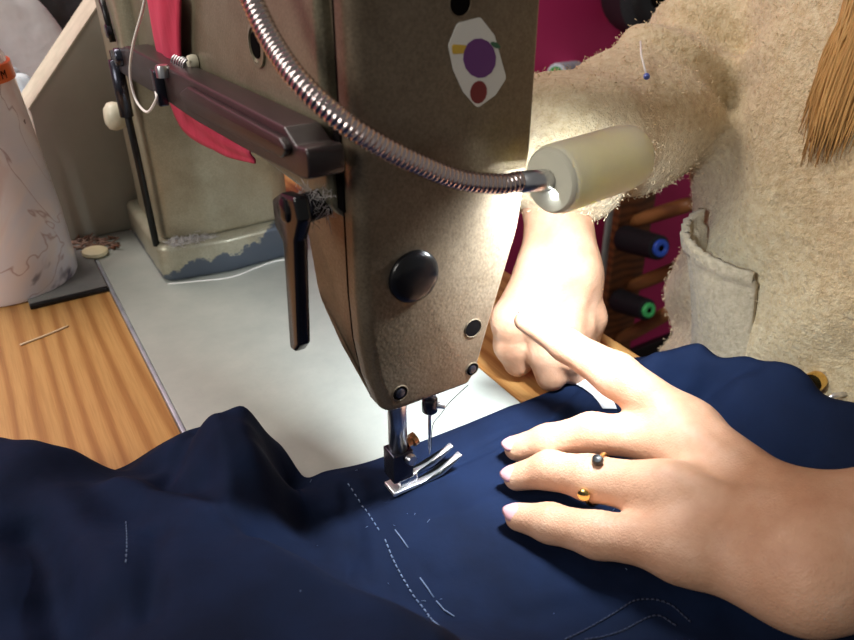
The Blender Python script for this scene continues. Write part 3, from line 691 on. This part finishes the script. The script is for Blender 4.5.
# right hand, reaching down behind the head to the cloth edge
rw = PY(556, 194, .066)
rh = []
rf = [([PZ(541, 268, .068), PZ(511, 320, .042), PZ(512, 345, .024), PZ(518, 362, .0115)], [.0135, .0118, .0108, .0092]),
      ([PZ(562, 262, .073), PZ(543, 322, .044), PZ(545, 352, .025), PZ(551, 376, .0105)], [.0135, .0120, .0108, .0094]),
      ([PZ(573, 266, .070), PZ(565, 325, .042), PZ(570, 355, .025), PZ(574, 370, .0120)], [.0130, .0112, .0104, .0090]),
      ([PZ(578, 275, .062), PZ(577, 325, .038), PZ(578, 345, .024), PZ(581, 358, .0130)], [.0120, .0105, .0095, .0080])]
for P_, R_ in rf: rh.append((.004, [cap(P_[i], P_[i+1], R_[i], R_[i+1]) for i in range(3)], .0038))
rh.append((.012, [cap(P_[0], rw+(P_[0]-rf[1][0][0])*.34, .0122, .0138) for P_, R_ in rf], .010))
rt = [PZ(566, 240, .084), PZ(581, 282, .056), PZ(589, 318, .036), PZ(587, 342, .018)]
rh.append((.006, [cap(rt[0], rt[1], .0125, .0115), cap(rt[1], rt[2], .0112, .0100), cap(rt[2], rt[3], .0100, .0080)], .006))
rel = np.array([.31, .14, .155])
rh.append((.02, [cap(rw, rw*.55+rel*.45, .019, .028), cap(rw*.55+rel*.45, (.335, .126, .143), .028, .034)], .012))
def fr(P): return field(P, rh)
Vr, Fr = surface_net(fr, (.03, -.02, -.004), (.37, .21, .24), .0016); VS.append(Vr); FS.append(Fr)
# trunk, upper arms, neck and head (mostly beneath the cardigan or above the frame)
shl, shr = np.array([.38, -.225, .34]), np.array([.40, .09, .25])
hd = np.array([.325, -.05, .565])
tr = [(.05, [cap((.39, -.05, -.28), (.385, -.05, .0), .115, .105), cap((.385, -.05, 0), (.38, -.05, .25), .105, .10), cap((.38, -.15, .32), (.38, .05, .32), .065, .065), cap((.38, -.05, .3), (.34, -.05, .50), .055, .05)], .05),
      (.04, [cap(shl, elb, .052, .042), cap((.40, .09, .25), (.34, .128, .145), .038, .034)], .03),
      (.03, [ell(hd, (.095, .075, .115)), ell(hd+np.array([-.045, 0, -.06]), (.05, .05, .055))], .02),
      (.006, [cap(hd+np.array([-.096, 0, .01]), hd+np.array([-.112, 0, -.025]), .008, .012)], .008),
      (.006, [ell(hd+np.array([0, .076, -.01]), (.018, .008, .03)), ell(hd+np.array([0, -.076, -.01]), (.018, .008, .03)), ell(hd+np.array([-.093, 0, -.065]), (.008, .024, .010))], .004),
      (.03, [cap((.37, .03, -.27), (.10, .06, -.31), .08, .06), cap((.37, -.13, -.27), (.10, -.14, -.31), .08, .06), cap((.10, .06, -.31), (.13, .06, -.745), .055, .04), cap((.10, -.14, -.31), (.13, -.14, -.745), .055, .04)], .04)]
Vt, Ft = surface_net(lambda P: field(P, tr), (.03, -.33, -.80), (.56, .24, .70), .0075); VS.append(Vt); FS.append(Ft)
off = np.cumsum([0]+[len(v) for v in VS[:-1]])
body = mesh('body', np.concatenate(VS), np.concatenate([f_+o_ for f_, o_ in zip(FS, off)]), M['skin'], ps)
# fingernails of the left hand
def nail(P_, R_, lift, rl, rw_, tilt):
    tip, dip = P_[0], P_[1]; d = tip-dip; d /= np.linalg.norm(d); up = np.array(tilt, float); up -= d*(up@d); up /= np.linalg.norm(up); sd = np.cross(d, up); V = []; Fc = []
    c0 = tip+d*R_[0]*.22
    for i in range(9):
        for k in range(9):
            u, v = (i/8*2-1), (k/8*2-1); q = math.sqrt(max(0, 1-.55*(v*v)))
            hh = R_[0]*lift*math.cos(v*.95)-.0009*max(0, u)**2
            V.append(c0+d*rl*u*(1 if u < 0 else q)+sd*R_[0]*rw_*math.sin(v*.95)*math.sqrt(1-.62*u*u)*1.1+up*hh)
    return mesh('fingernail', V, [(i*9+k, i*9+k+1, i*9+k+10, i*9+k+9) for i in range(8) for k in range(8)], M['nail'], body)
for nme, tilt in (('middle', (-.35, .1, 1)), ('ring', (-.35, 0, 1)), ('pinky', (-.35, -.1, 1)), ('index', (.2, .6, .7))):
    P_, R_ = fing[nme]; nail(P_, R_, 1.03, .0052, .86, tilt).modifiers.new('thick', 'SOLIDIFY').thickness = .0007
# rings
def ring_on(nme, t, r0, lab, stone):
    P_, R_ = fing[nme]; c0 = P_[2]*(1-t)+P_[3]*t; d = P_[3]-P_[2]; d /= np.linalg.norm(d); rr = (R_[2]*(1-t)+R_[3]*t)+r0
    u = np.cross(d, [0, 0, 1.]); u /= np.linalg.norm(u); w = np.cross(u, d)
    pts = [c0+rr*(u*math.cos(a)+w*math.sin(a)) for a in np.linspace(0, 2*math.pi, 49)]
    g = tube('ring', pts, .0011, M['gold'], ps, 10, caps=False); g['label'] = lab; return g, c0, u, w, d, rr
P_, R_ = fing['ring']; d = P_[3]-P_[2]; d /= np.linalg.norm(d); c0 = P_[2]+d*.0035; rr = R_[2]*.95+R_[3]*.05+.0013
toc = CAM-c0; toc /= np.linalg.norm(toc); w = toc-d*(toc@d); w /= np.linalg.norm(w); u = np.cross(w, d)
if u@UP < 0: u = -u
def rp(deg, k=0.): a = math.radians(deg); return c0+rr*(w*math.cos(a)+u*math.sin(a))+d*k
rg = tube('ring', [rp(x_, .0022*math.cos(math.radians((x_-40)/2))) for x_ in np.linspace(42, 322, 49)], .0010, M['gold'], ps, 10); rg['label'] = 'open gold ring with a black bead and a round gold plate at its ends'
for nm, deg, m_, pf, kk in (('ring_bead', 42, mat('black_stone', (.004, .004, .004), .35), [(.0014, -.002), (.0024, -.001), (.0027, .0004), (.0021, .0019), (0, .0025)], .0022), ('ring_plate', 322, M['gold'], [(.0021, -.0012), (.0028, 0), (.0028, .0009), (.0021, .0014), (0, .0014)], -.0017)):
    p = rp(deg, kk); ax_ = (p-c0-d*kk); ax_ = ax_/np.linalg.norm(ax_)+toc*.5; lathe(nm, pf, p+ax_*.0006, ax_, m_, rg, 24)
# cardigan: trunk and sleeves
CF = [(.05, [ell((.382, -.05, .02), (.138, .178, .42)), cap((.382, -.05, -.30), (.382, -.05, -.10), .135, .135), cap((.385, -.14, .30), (.385, .03, .30), .085, .085)], .02),
      (.03, [cap(shl, elb+np.array([.02, .0, .01]), .075, .060), cap(elb+np.array([.02, .0, .01]), elb*.78+wr*.22, .060, .050)], .02),
      (.035, [cap((.40, .09, .25), (.34, .128, .145), .070, .050), cap((.34, .128, .145), (.235, .102, .124), .050, .0455), cap((.235, .102, .124), (.140, .074, .126), .0455, .041), cap((.140, .074, .126), (.128, .070, .128), .041, .033)], .018)]
def fc0(P): return field(P, CF)
def fc(P):
    d = fc0(P); x, y, z = P[..., 0], P[..., 1], P[..., 2]
    fold = .0045*np.sin(52*x+85*z+20*y+2*np.sin(24*z+30*x))*np.clip((y-.02)/.05, 0, 1)+.003*np.sin(70*y+18*z+2.5*np.sin(20*z))
    lump = .0011*np.sin(560*x+3*np.sin(270*y))*np.sin(540*y+3*np.sin(310*z))*np.sin(590*z+3*np.sin(290*x))
    return d+fold+lump
Vc, Fcx = surface_net(fc, (.06, -.36, -.46), (.60, .26, .46), .0035)
cg = mesh('cardigan', Vc, Fcx, M['wool'], ps); cg['label'] = 'oatmeal fleecy wool cardigan with a patch pocket'
# patch pocket standing off the body on the left
def trace(px, py): return sphere_trace(fc0, px, py)
cor = {(0, 0): (709, 208), (1, 0): (762, 272), (0, 1): (692, 375), (1, 1): (738, 395)}
V = []; nu, nv = 28, 36
pp = {k_: trace(*v_) for k_, v_ in cor.items()}
base = np.array([.335, .05, .05])
for j in range(nv):
    for i in range(nu):
        u, v = i/(nu-1), j/(nv-1)
        p = (1-v)*((1-u)*pp[0, 0]+u*pp[1, 0])+v*((1-u)*pp[0, 1]+u*pp[1, 1])
        for _ in range(3):
            dv = float(fc0(p[None])[0]); p = p-grad(fc0, p)*dv
        g_ = grad(fc0, p); bul = .003+.020*math.sin(math.pi*min(1, u*1.0))**.8*(1-v)**1.2*(1 if v > 0 else 1)+.007*math.sin(math.pi*u)+.0016*math.cos(u*2*math.pi*11)+(.0035 if j < 4 else 0)
        V.append(p+g_*bul)
o = mesh('pocket', V, [(j*nu+i, j*nu+i+1, (j+1)*nu+i+1, (j+1)*nu+i) for j in range(nv-1) for i in range(nu-1)], M['rib'], cg)
md = o.modifiers.new('thick', 'SOLIDIFY'); md.thickness = .005; md.offset = 1
o['label'] = 'ribbed patch pocket gaping at the top'
# buttons at the front hem
p = trace(816, 381); g_ = grad(fc0, p); lathe('button', [(.0062, -.002), (.0066, .003), (.0058, .005), (.0035, .0055), (.003, .0045), (0, .0045)], p, g_, M['gold'], cg, 24)['label'] = 'round gold button'
p = trace(838, 392); g_ = grad(fc0, p); tube('zip_pull', [p+g_*.004+RT*.006, p+g_*.006, p+g_*.004-RT*.006-UP*.004], .0016, M['chrome'], cg, 8)['label'] = 'silver clasp'
# fleecy pile
sel = [k_ for k_ in range(len(Vc))]
vis = Vc[:, 0] < .40
cand = np.nonzero(vis & (Vc[:, 2] > -.12))[0]; pick = RNG.choice(cand, 30000)
nrm = np.array([v.normal for v in cg.data.vertices]); Vf = np.empty((len(pick)*4, 3)); Ff = []
P0 = Vc[pick]+RNG.normal(size=(len(pick), 3))*.0012; nn = nrm[pick]; tang = RNG.normal(size=(len(pick), 3)); tang -= nn*(tang*nn).sum(1)[:, None]; tang /= np.linalg.norm(tang, axis=1)[:, None]
ln = RNG.uniform(.0008, .0024, (len(pick), 1)); sd = np.cross(nn, tang)*.00016
Vf[0::4] = P0-sd-nn*.0006; Vf[1::4] = P0+sd-nn*.0006; Vf[2::4] = P0+nn*ln*.55+tang*ln*.5+sd*.7; Vf[3::4] = P0+nn*ln*.5+tang*ln*.95
a_ = np.arange(len(pick))*4; Ff = np.concatenate([np.stack([a_, a_+1, a_+2], 1), np.stack([a_, a_+2, a_+3], 1)])
me = bpy.data.meshes.new('fleece_pile'); me.from_pydata(Vf.tolist(), [], Ff.tolist()); me.materials.append(M['fuzz'])
tag(link(bpy.data.objects.new('fleece_pile', me), cg), kind='stuff')
# pin stuck in the sleeve
pa, pb2 = trace(640, 46), trace(640, 84); ga, gb = grad(fc0, pa), grad(fc0, pb2)
pn = tag(tube('dressmaking_pin', [pa+ga*.003, (pa+pb2)/2+ga*.006, pb2+gb*.006], .0007, M['white_thread'], None, 8), 'thin white pin with blue head stuck in the cardigan sleeve', 'pin')
lathe('pin_head', [(.0006, -.002), (.0019, -.0008), (.002, .0006), (.0012, .0018), (0, .002)], pb2+gb*.006, pb2-pa, mat('blue_bead', (.10, .16, .55), .3), pn, 16)
# hair falling over the front of the cardigan
parts = []
for i in range(260):
    q = i/260; e = random.random()
    px0, py0 = 846+e*55, -40+random.uniform(-20, 10); px2, py2 = 800+e*40+random.gauss(0, 3), 150+random.uniform(-45, 26)-e*18
    a = sphere_trace(fc0, min(px0, 900), py0); c2 = sphere_trace(fc0, px2, py2); m1 = sphere_trace(fc0, (px0*.62+px2*.38)+random.gauss(0, 3)+4, py0*.6+py2*.4)
    m2 = sphere_trace(fc0, (px0*.28+px2*.72)+random.gauss(0, 3), py0*.3+py2*.7); of = random.uniform(.004, .016)
    P_ = [a-FW*(of+.006), m1-FW*(of+.004), m2-FW*(of+.001), c2-FW*of*.6]
    parts.append(tube_geo(catmull(P_, 14), np.r_[np.full(10, .0008), np.linspace(.0007, .0002, 4)], 5))
# the head of hair itself, above the frame
Vk, Fk = surface_net(lambda P: np.maximum(field(P, [(.02, [ell(hd+np.array([.016, 0, .022]), (.106, .093, .118)), cap(hd+np.array([.03, -.06, -.02]), hd+np.array([.02, -.085, -.16]), .035, .03), cap(hd+np.array([.03, .06, -.02]), hd+np.array([.02, .085, -.16]), .035, .03)], .02)]), -(prim(P, ell(hd+np.array([-.12, 0, -.055]), (.09, .06, .105))))), (.17, -.25, .3), (.53, .15, .76), .006)
parts.append((list(Vk), [tuple(q) for q in Fk])); parts.append(tube_geo(catmull([hd+np.array([.0, -.085, -.10]), np.array([.26, -.13, .37]), PX(880, -60, .30)], 14), np.linspace(.03, .012, 14), 12))
mesh('hair', *join_geo(parts), M['hair'], ps)['label'] = 'long blond-brown hair'
for sgn in (-1, 1):
    lathe('eye', [(.011, -.004), (.010, .0), (.006, .003), (0, .004)], hd+np.array([-.088, sgn*.033, .008]), (-1, sgn*.15, 0), M['lining'], body, 20)
stool = thing('work_stool', (.40, -.05, -.79), 'dark stool under the person in the oatmeal cardigan', 'stool')
lathe('seat', [(.16, 0), (.17, .01), (.17, .03), (.15, .045), (0, .045)], (.40, -.05, -.475), (0, 0, 1), M['skirting'], stool)
for ang in range(4):
    dx, dy = .11*math.cos(ang*1.57+.78), .11*math.sin(ang*1.57+.78)
    tube('leg', [(.40+dx, -.05+dy, -.47), (.40+dx*1.5, -.05+dy*1.5, -.79)], .012, M['rod'], stool, 10)

# ------------------------------------------------------------------ things behind, left
# flask
D0 = PZ(14, 268, 0); bc = np.array([D0[0]-.004, D0[1]-.018, 0]); zb = -.0015; br = .0495
bt = thing('flask', (bc[0], bc[1], zb), 'pink and white marbled flask with an orange band, standing on the oak tabletop', 'flask')
fm = mat('marbled_flask_paint', (.7, .6, .6), .3, coat=.3); n = N(fm); co = n.coord()
c1 = n.ramp(n.noise(co, 13, 3, .5, 1.0), [(.3, (.74, .52, .50)), (.45, (.86, .78, .80)), (.6, (.74, .74, .84)), (.75, (.84, .72, .64))])
c1 = n.mix(n.ramp(n.noise(co, 20, 4, .55, .4), [(.60, (0, 0, 0)), (.635, (1, 1, 1))]), c1, (.17, .15, .21))
c1 = n.mix(n.ramp(n.noise(co, 34, 4, .6, 1.), [(.69, (0, 0, 0)), (.72, (1, 1, 1))]), c1, (.17, .09, .08))
vein = n.ramp(n.noise(co, 9, 3, .5, 2.), [(.492, (0, 0, 0)), (.5, (.6, .6, .6)), (.508, (0, 0, 0))]); c1 = n.mix(vein, c1, (.28, .10, .12)); n.color(c1)
lathe('flask_body', [(br-.004, 0), (br-.001, .001), (br, .004), (br-.0005, .05), (br-.0035, .10), (br-.007, .150), (br-.010, .168), (br-.017, .182), (br-.026, .196), (.019, .205), (.018, .23)], (bc[0], bc[1], zb), (0, 0, 1), fm, bt, 64)
lathe('cap', [(.0205, .212), (.0215, .214), (.0215, .245), (.019, .249), (0, .249)], (bc[0], bc[1], zb), (0, 0, 1), M['black'], bt, 40)
bandm = mat('orange_band', (.75, .13, .02), .4)
lathe('orange_band', [(br-.0090, .1525), (br-.0062, .1530), (br-.0072, .164), (br-.0108, .1645)], (bc[0], bc[1], zb), (0, 0, 1), bandm, bt, 64)
tx = bpy.data.curves.new('band_lettering', 'FONT'); tx.body = 'BTM'; tx.size = .0080; tx.extrude = .0001; tx.align_x = 'CENTER'
tmp = bpy.data.objects.new('tmp', tx); COL.objects.link(tmp); dg = bpy.context.evaluated_depsgraph_get(); tm = bpy.data.meshes.new_from_object(tmp.evaluated_get(dg)); bpy.data.objects.remove(tmp)
fa = math.atan2(CAM[1]-bc[1], CAM[0]-bc[0])+.80
for v in tm.vertices:
    a = fa+v.co.x/(br-.006); r = br-.0060+v.co.z; zz = zb+.1555+v.co.y; v.co = Vector((bc[0]+r*math.cos(a), bc[1]+r*math.sin(a), zz))
tm.materials.clear(); tm.materials.append(M['dark']); link(bpy.data.objects.new('band_lettering', tm), bt)
# thin grey plate with black edge by the flask
pl = [PZ(60, 262, .002), PZ(97, 256, .002), PZ(107, 289, .002), PZ(72, 295, .002)]
po = thing('hinge_plate', (pl[0][0], pl[0][1], -.0015), 'flat grey plate with black front edge between flask and machine bed', 'plate')
gx = max(pl[1][0], pl[2][0]); x1 = -.1100; y0, y1 = PZ(90, 292, .002)[1], PZ(90, 258, .002)[1]
bmobj('plate', rbox_bm(x1-.055, x1, y0+.004, y1+.05, -.0014, .0012, .0005), two_tone('grey_plate', (.14, .14, .14), (.18, .18, .17), 50, .45), po)
bmobj('rubber_edge', rbox_bm(x1-.055, x1, y0, y0+.0042, -.0014, .0022, .0008), M['rod'], po)
# cream chip and scraps
p = PZ(95, 252, .003); lathe('cream_chip', [(.0085, 0), (.0105, .002), (.0100, .0045), (.006, .0062), (0, .0066)], (p[0], p[1], .0002 if p[0] > -.107 else -.001), (.05, 0, 1), two_tone('pale_wax', (.66, .56, .33), (.75, .66, .44), 60, .5), None, 24)
tag(bpy.data.objects['cream_chip'], 'small cream wax chip lying beside the machine bed edge', 'chip')
parts = []
for i in range(60):
    q = PZ(random.uniform(74, 118), random.uniform(238, 250), .001); d = RNG.normal(size=3)*.005; d[2] = abs(d[2])*.5; parts.append(tube_geo([q, q+d*.5+RNG.normal(size=3)*.001, q+d], [.0012, .001, .0004], 5))
tag(mesh('thread_scraps', *join_geo(parts), two_tone('rusty_scraps', (.20, .07, .035), (.35, .25, .2), 120, .9)), 'brown thread scraps gathered below the grey board', 'scraps', kind='stuff')
# grey board with pale slanted top edge, standing behind the pillar
YB = .4015
q = [PY(30, 109, YB), PY(103, 2, YB), PY(112, -14, YB)]
gb_ = thing('side_board', (-.08, YB, 0), 'grey board with cream slanted top edge standing behind the machine pillar', 'board')
pol = [(q[0][0], q[0][2]), (q[2][0], q[2][2]), (.06, q[2][2]), (.06, .0006), (q[0][0]-.004, .0006)]
prism('panel', pol, two_tone('grey_board_paint', (.36, .345, .28), (.42, .40, .33), 14, .5, .1, 300), gb_, lambda a, b_, d: (a, d, b_), YB, YB+.055, .0006)
e0, e1 = np.array([q[0][0], q[0][2]]), np.array([q[2][0], q[2][2]]); t = (e1-e0)/np.linalg.norm(e1-e0); nn2 = np.array([-t[1], t[0]])
prism('edge_band', [tuple(e0-t*.001), tuple(e1), tuple(e1+nn2*.0012), tuple(e0-t*.001+nn2*.0012)], M['cream'], gb_, lambda a, b_, d: (a, d, b_), YB-.0006, YB+.0556, 0)['label'] = 'cream edge banding'
# heap of white cloth, folded pale blue cloth, black bag behind
def heap(name, c, rad, h, m, label, cat, ns=64, nr=26, fold=.12, seed=0):
    r_ = np.random.default_rng(seed); ph = r_.uniform(0, 6.28, 6); V = [(c[0], c[1], c[2]+h*1.0)]; Fc = []
    for i in range(1, nr+1):
        t = i/nr
        for k_ in range(ns):
            a = 2*math.pi*k_/ns; rr = t*(1+fold*math.sin(3*a+ph[0])+fold*.6*math.sin(5*a+ph[1]))
            z = h*(1-t**2.4)*(1+.5*fold*math.sin(4*a+ph[2]+5*t)+.8*fold*math.sin(7*a+ph[3]-4*t)*t+.5*fold*math.sin(13*a+ph[4]+9*t)*t*(1-t)+.35*fold*abs(math.sin(5*a+ph[5]+7*t)))
            V.append((c[0]+rad[0]*rr*math.cos(a), c[1]+rad[1]*rr*math.sin(a), c[2]+max(0, z)))
    Fc += [(0, 1+k_, 1+(k_+1) % ns) for k_ in range(ns)]
    for i in range(nr-1):
        for k_ in range(ns): a, b_ = 1+i*ns+k_, 1+i*ns+(k_+1) % ns; Fc.append((a, a+ns, b_+ns, b_))
    Fc.append(tuple(1+(nr-1)*ns+k_ for k_ in range(ns)))
    return tag(mesh(name, V, Fc, m), label, cat)
whm = two_tone('white_cotton', (.80, .79, .81), (.88, .87, .88), 30, .85, .4, 24, .008)
heap('white_cloth', (-.185, .58, -.0012), (.125, .062), .180, whm, 'crumpled white cloth heaped behind the marbled flask', 'cloth', 160, 60, fold=.30, seed=3)
heap('blue_white_cloth', (-.128, .487, -.0012), (.050, .026), .118, two_tone('pale_blue_cotton', (.50, .60, .70), (.74, .78, .82), 28, .85, .3, 90, .002, stretch=(.4, .4, 3)), 'pale blue cloth tucked between the white cloth and the grey board', 'cloth', fold=.15, seed=5)
heap('black_bag', (-.055, .712, -.0012), (.15, .036), .215, two_tone('black_nylon', (.010, .010, .012), (.03, .03, .034), 40, .4, .5, 60, .003), 'crumpled black bag lying behind the white cloth', 'bag', fold=.2, seed=8)

# ------------------------------------------------------------------ thread rack on the back wall, right

rk = thing('thread_rack', (PY(628, 265, .74)[0], .765, -.1), 'brown wooden rack board with thread pegs on the magenta wall', 'rack')
pc = PY(624, 265, .765); bmobj('board', rbox_bm(pc[0]-.055, pc[0]+.052, .750, .772, -.735, .06, .004), M['rackwood'], rk)
bmobj('rail', rbox_bm(pc[0]-.04, pc[0]+.04, .768, .79, -.60, .04, .002), M['rackwood'], rk)
pc2 = PY(634, 30, .765); bmobj('board', rbox_bm(pc2[0]-.05, pc2[0]+.05, .750, .79, .06, .30, .004), M['pegwood'], rk)
def peg(px0, py0, px1, py1, r, y0=.755, y1=.63):
    a, b_ = PY(px0, py0, y0), PY(px1, py1, y1); d = b_-a; tube('peg', [a, a+d*.15, a+d*.3, a+d*.85, a+d*.97, b_], [r*.8, r*.9, r, r, r*.9, r*.5], M['pegwood'], rk, 16)
for a in ((632, 222, 693, 203, .016), (628, 288, 687, 264, .016), (616, 342, 671, 311, .016), (632, 178, 668, 170, .014)): peg(*a)
def cone(px0, py0, px1, py1, r, core, label, y0=.72, y1=.62, thread=(.008, .008, .011)):
    a, b_ = PY(px0, py0, y0), PY(px1, py1, y1); d = b_-a; Ln = np.linalg.norm(d); axd = d/Ln
    t = thing('thread_cone', tuple(a), label, 'thread cone', 'thread cones on the wall rack')
    pf = [(r*.55, 0), (r*.97, .002)]+[(r*(.97-.10*k_/30)+(.0006 if k_ % 2 else 0), .003+(Ln-.006)*k_/30) for k_ in range(31)]+[(r*.62, Ln)]
    lathe('thread', pf, a, axd, two_tone('spool_thread', thread, tuple(c_*1.8 for c_ in thread), 200, .6), t, 32)
    cm = mat('core_plastic', core, .35); cc = lathe('core', [(r*.6, Ln-.004), (r*.62, Ln+.004), (r*.56, Ln+.006), (r*.3, Ln+.0062), (r*.24, Ln+.004), (0, Ln+.004)], a, axd, cm, t, 28)
    lathe('core_hole', [(r*.22, Ln+.0045), (0, Ln+.0064)], a, axd, M['dark'], cc, 20)
    return t
cone(624, 238, 660, 248, .029, (.04, .13, .75), 'black thread cone with blue core on the wall rack', .735, .62)
cone(618, 300, 648, 310, .027, (.10, .75, .22), 'black thread cone with green core on the wall rack', .735, .64)
cone(575, 72, 556, 74, .020, (.02, .36, .05), 'white thread cone with green core on the wall above the sleeve', .785, .72, (.45, .48, .55))
cone(640, -8, 660, -2, .072, (.01, .01, .012), 'large black thread cone at the top of the wall rack', .74, .62)
o = None
# pale tape hanging by the rack board
a, b_ = PY(617, 150, .735), PY(601, 282, .735)
V = []
for i in range(20):
    t = i/19; p = a*(1-t)+b_*t; V += [p+np.array([-.009, 0, 0]), p+np.array([.009, 0, 0])]
o = mesh('hanging_tape', V, [(2*i, 2*i+1, 2*i+3, 2*i+2) for i in range(19)], two_tone('grey_tape', (.40, .39, .37), (.48, .47, .45), 90, .7)); tag(o, 'pale grey tape hanging in front of the brown rack board', 'tape')
md = o.modifiers.new('thick', 'SOLIDIFY'); md.thickness = .002

# ------------------------------------------------------------------ light
w = bpy.data.worlds.new('room_light'); scene.world = w; w.use_nodes = True
w.node_tree.nodes['Background'].inputs[0].default_value = (1, .97, .93, 1); w.node_tree.nodes['Background'].inputs[1].default_value = .17
def area(name, loc, tgt, size, energy, col):
    l = bpy.data.lights.new(name, 'AREA'); l.size = size; l.energy = energy; l.color = col
    o = bpy.data.objects.new(name, l); COL.objects.link(o); o.location = loc; o.rotation_euler = (Vector(tgt)-Vector(loc)).to_track_quat('-Z', 'Y').to_euler(); return o
area('ceiling_lamp', (-.40, .66, .98), (0, .0, 0), .45, 10, (1, .95, .88))
area('side_fill', (-1.3, -.15, .95), (.4, 0, .08), .6, 13, (1, .96, .89))  # unseen fill light, added from the left to brighten the cardigan
scene.view_settings.view_transform = 'Standard'; scene.view_settings.look = 'None'; scene.view_settings.gamma = 1
scene.view_settings.exposure = 0; scene.view_settings.use_curve_mapping = False
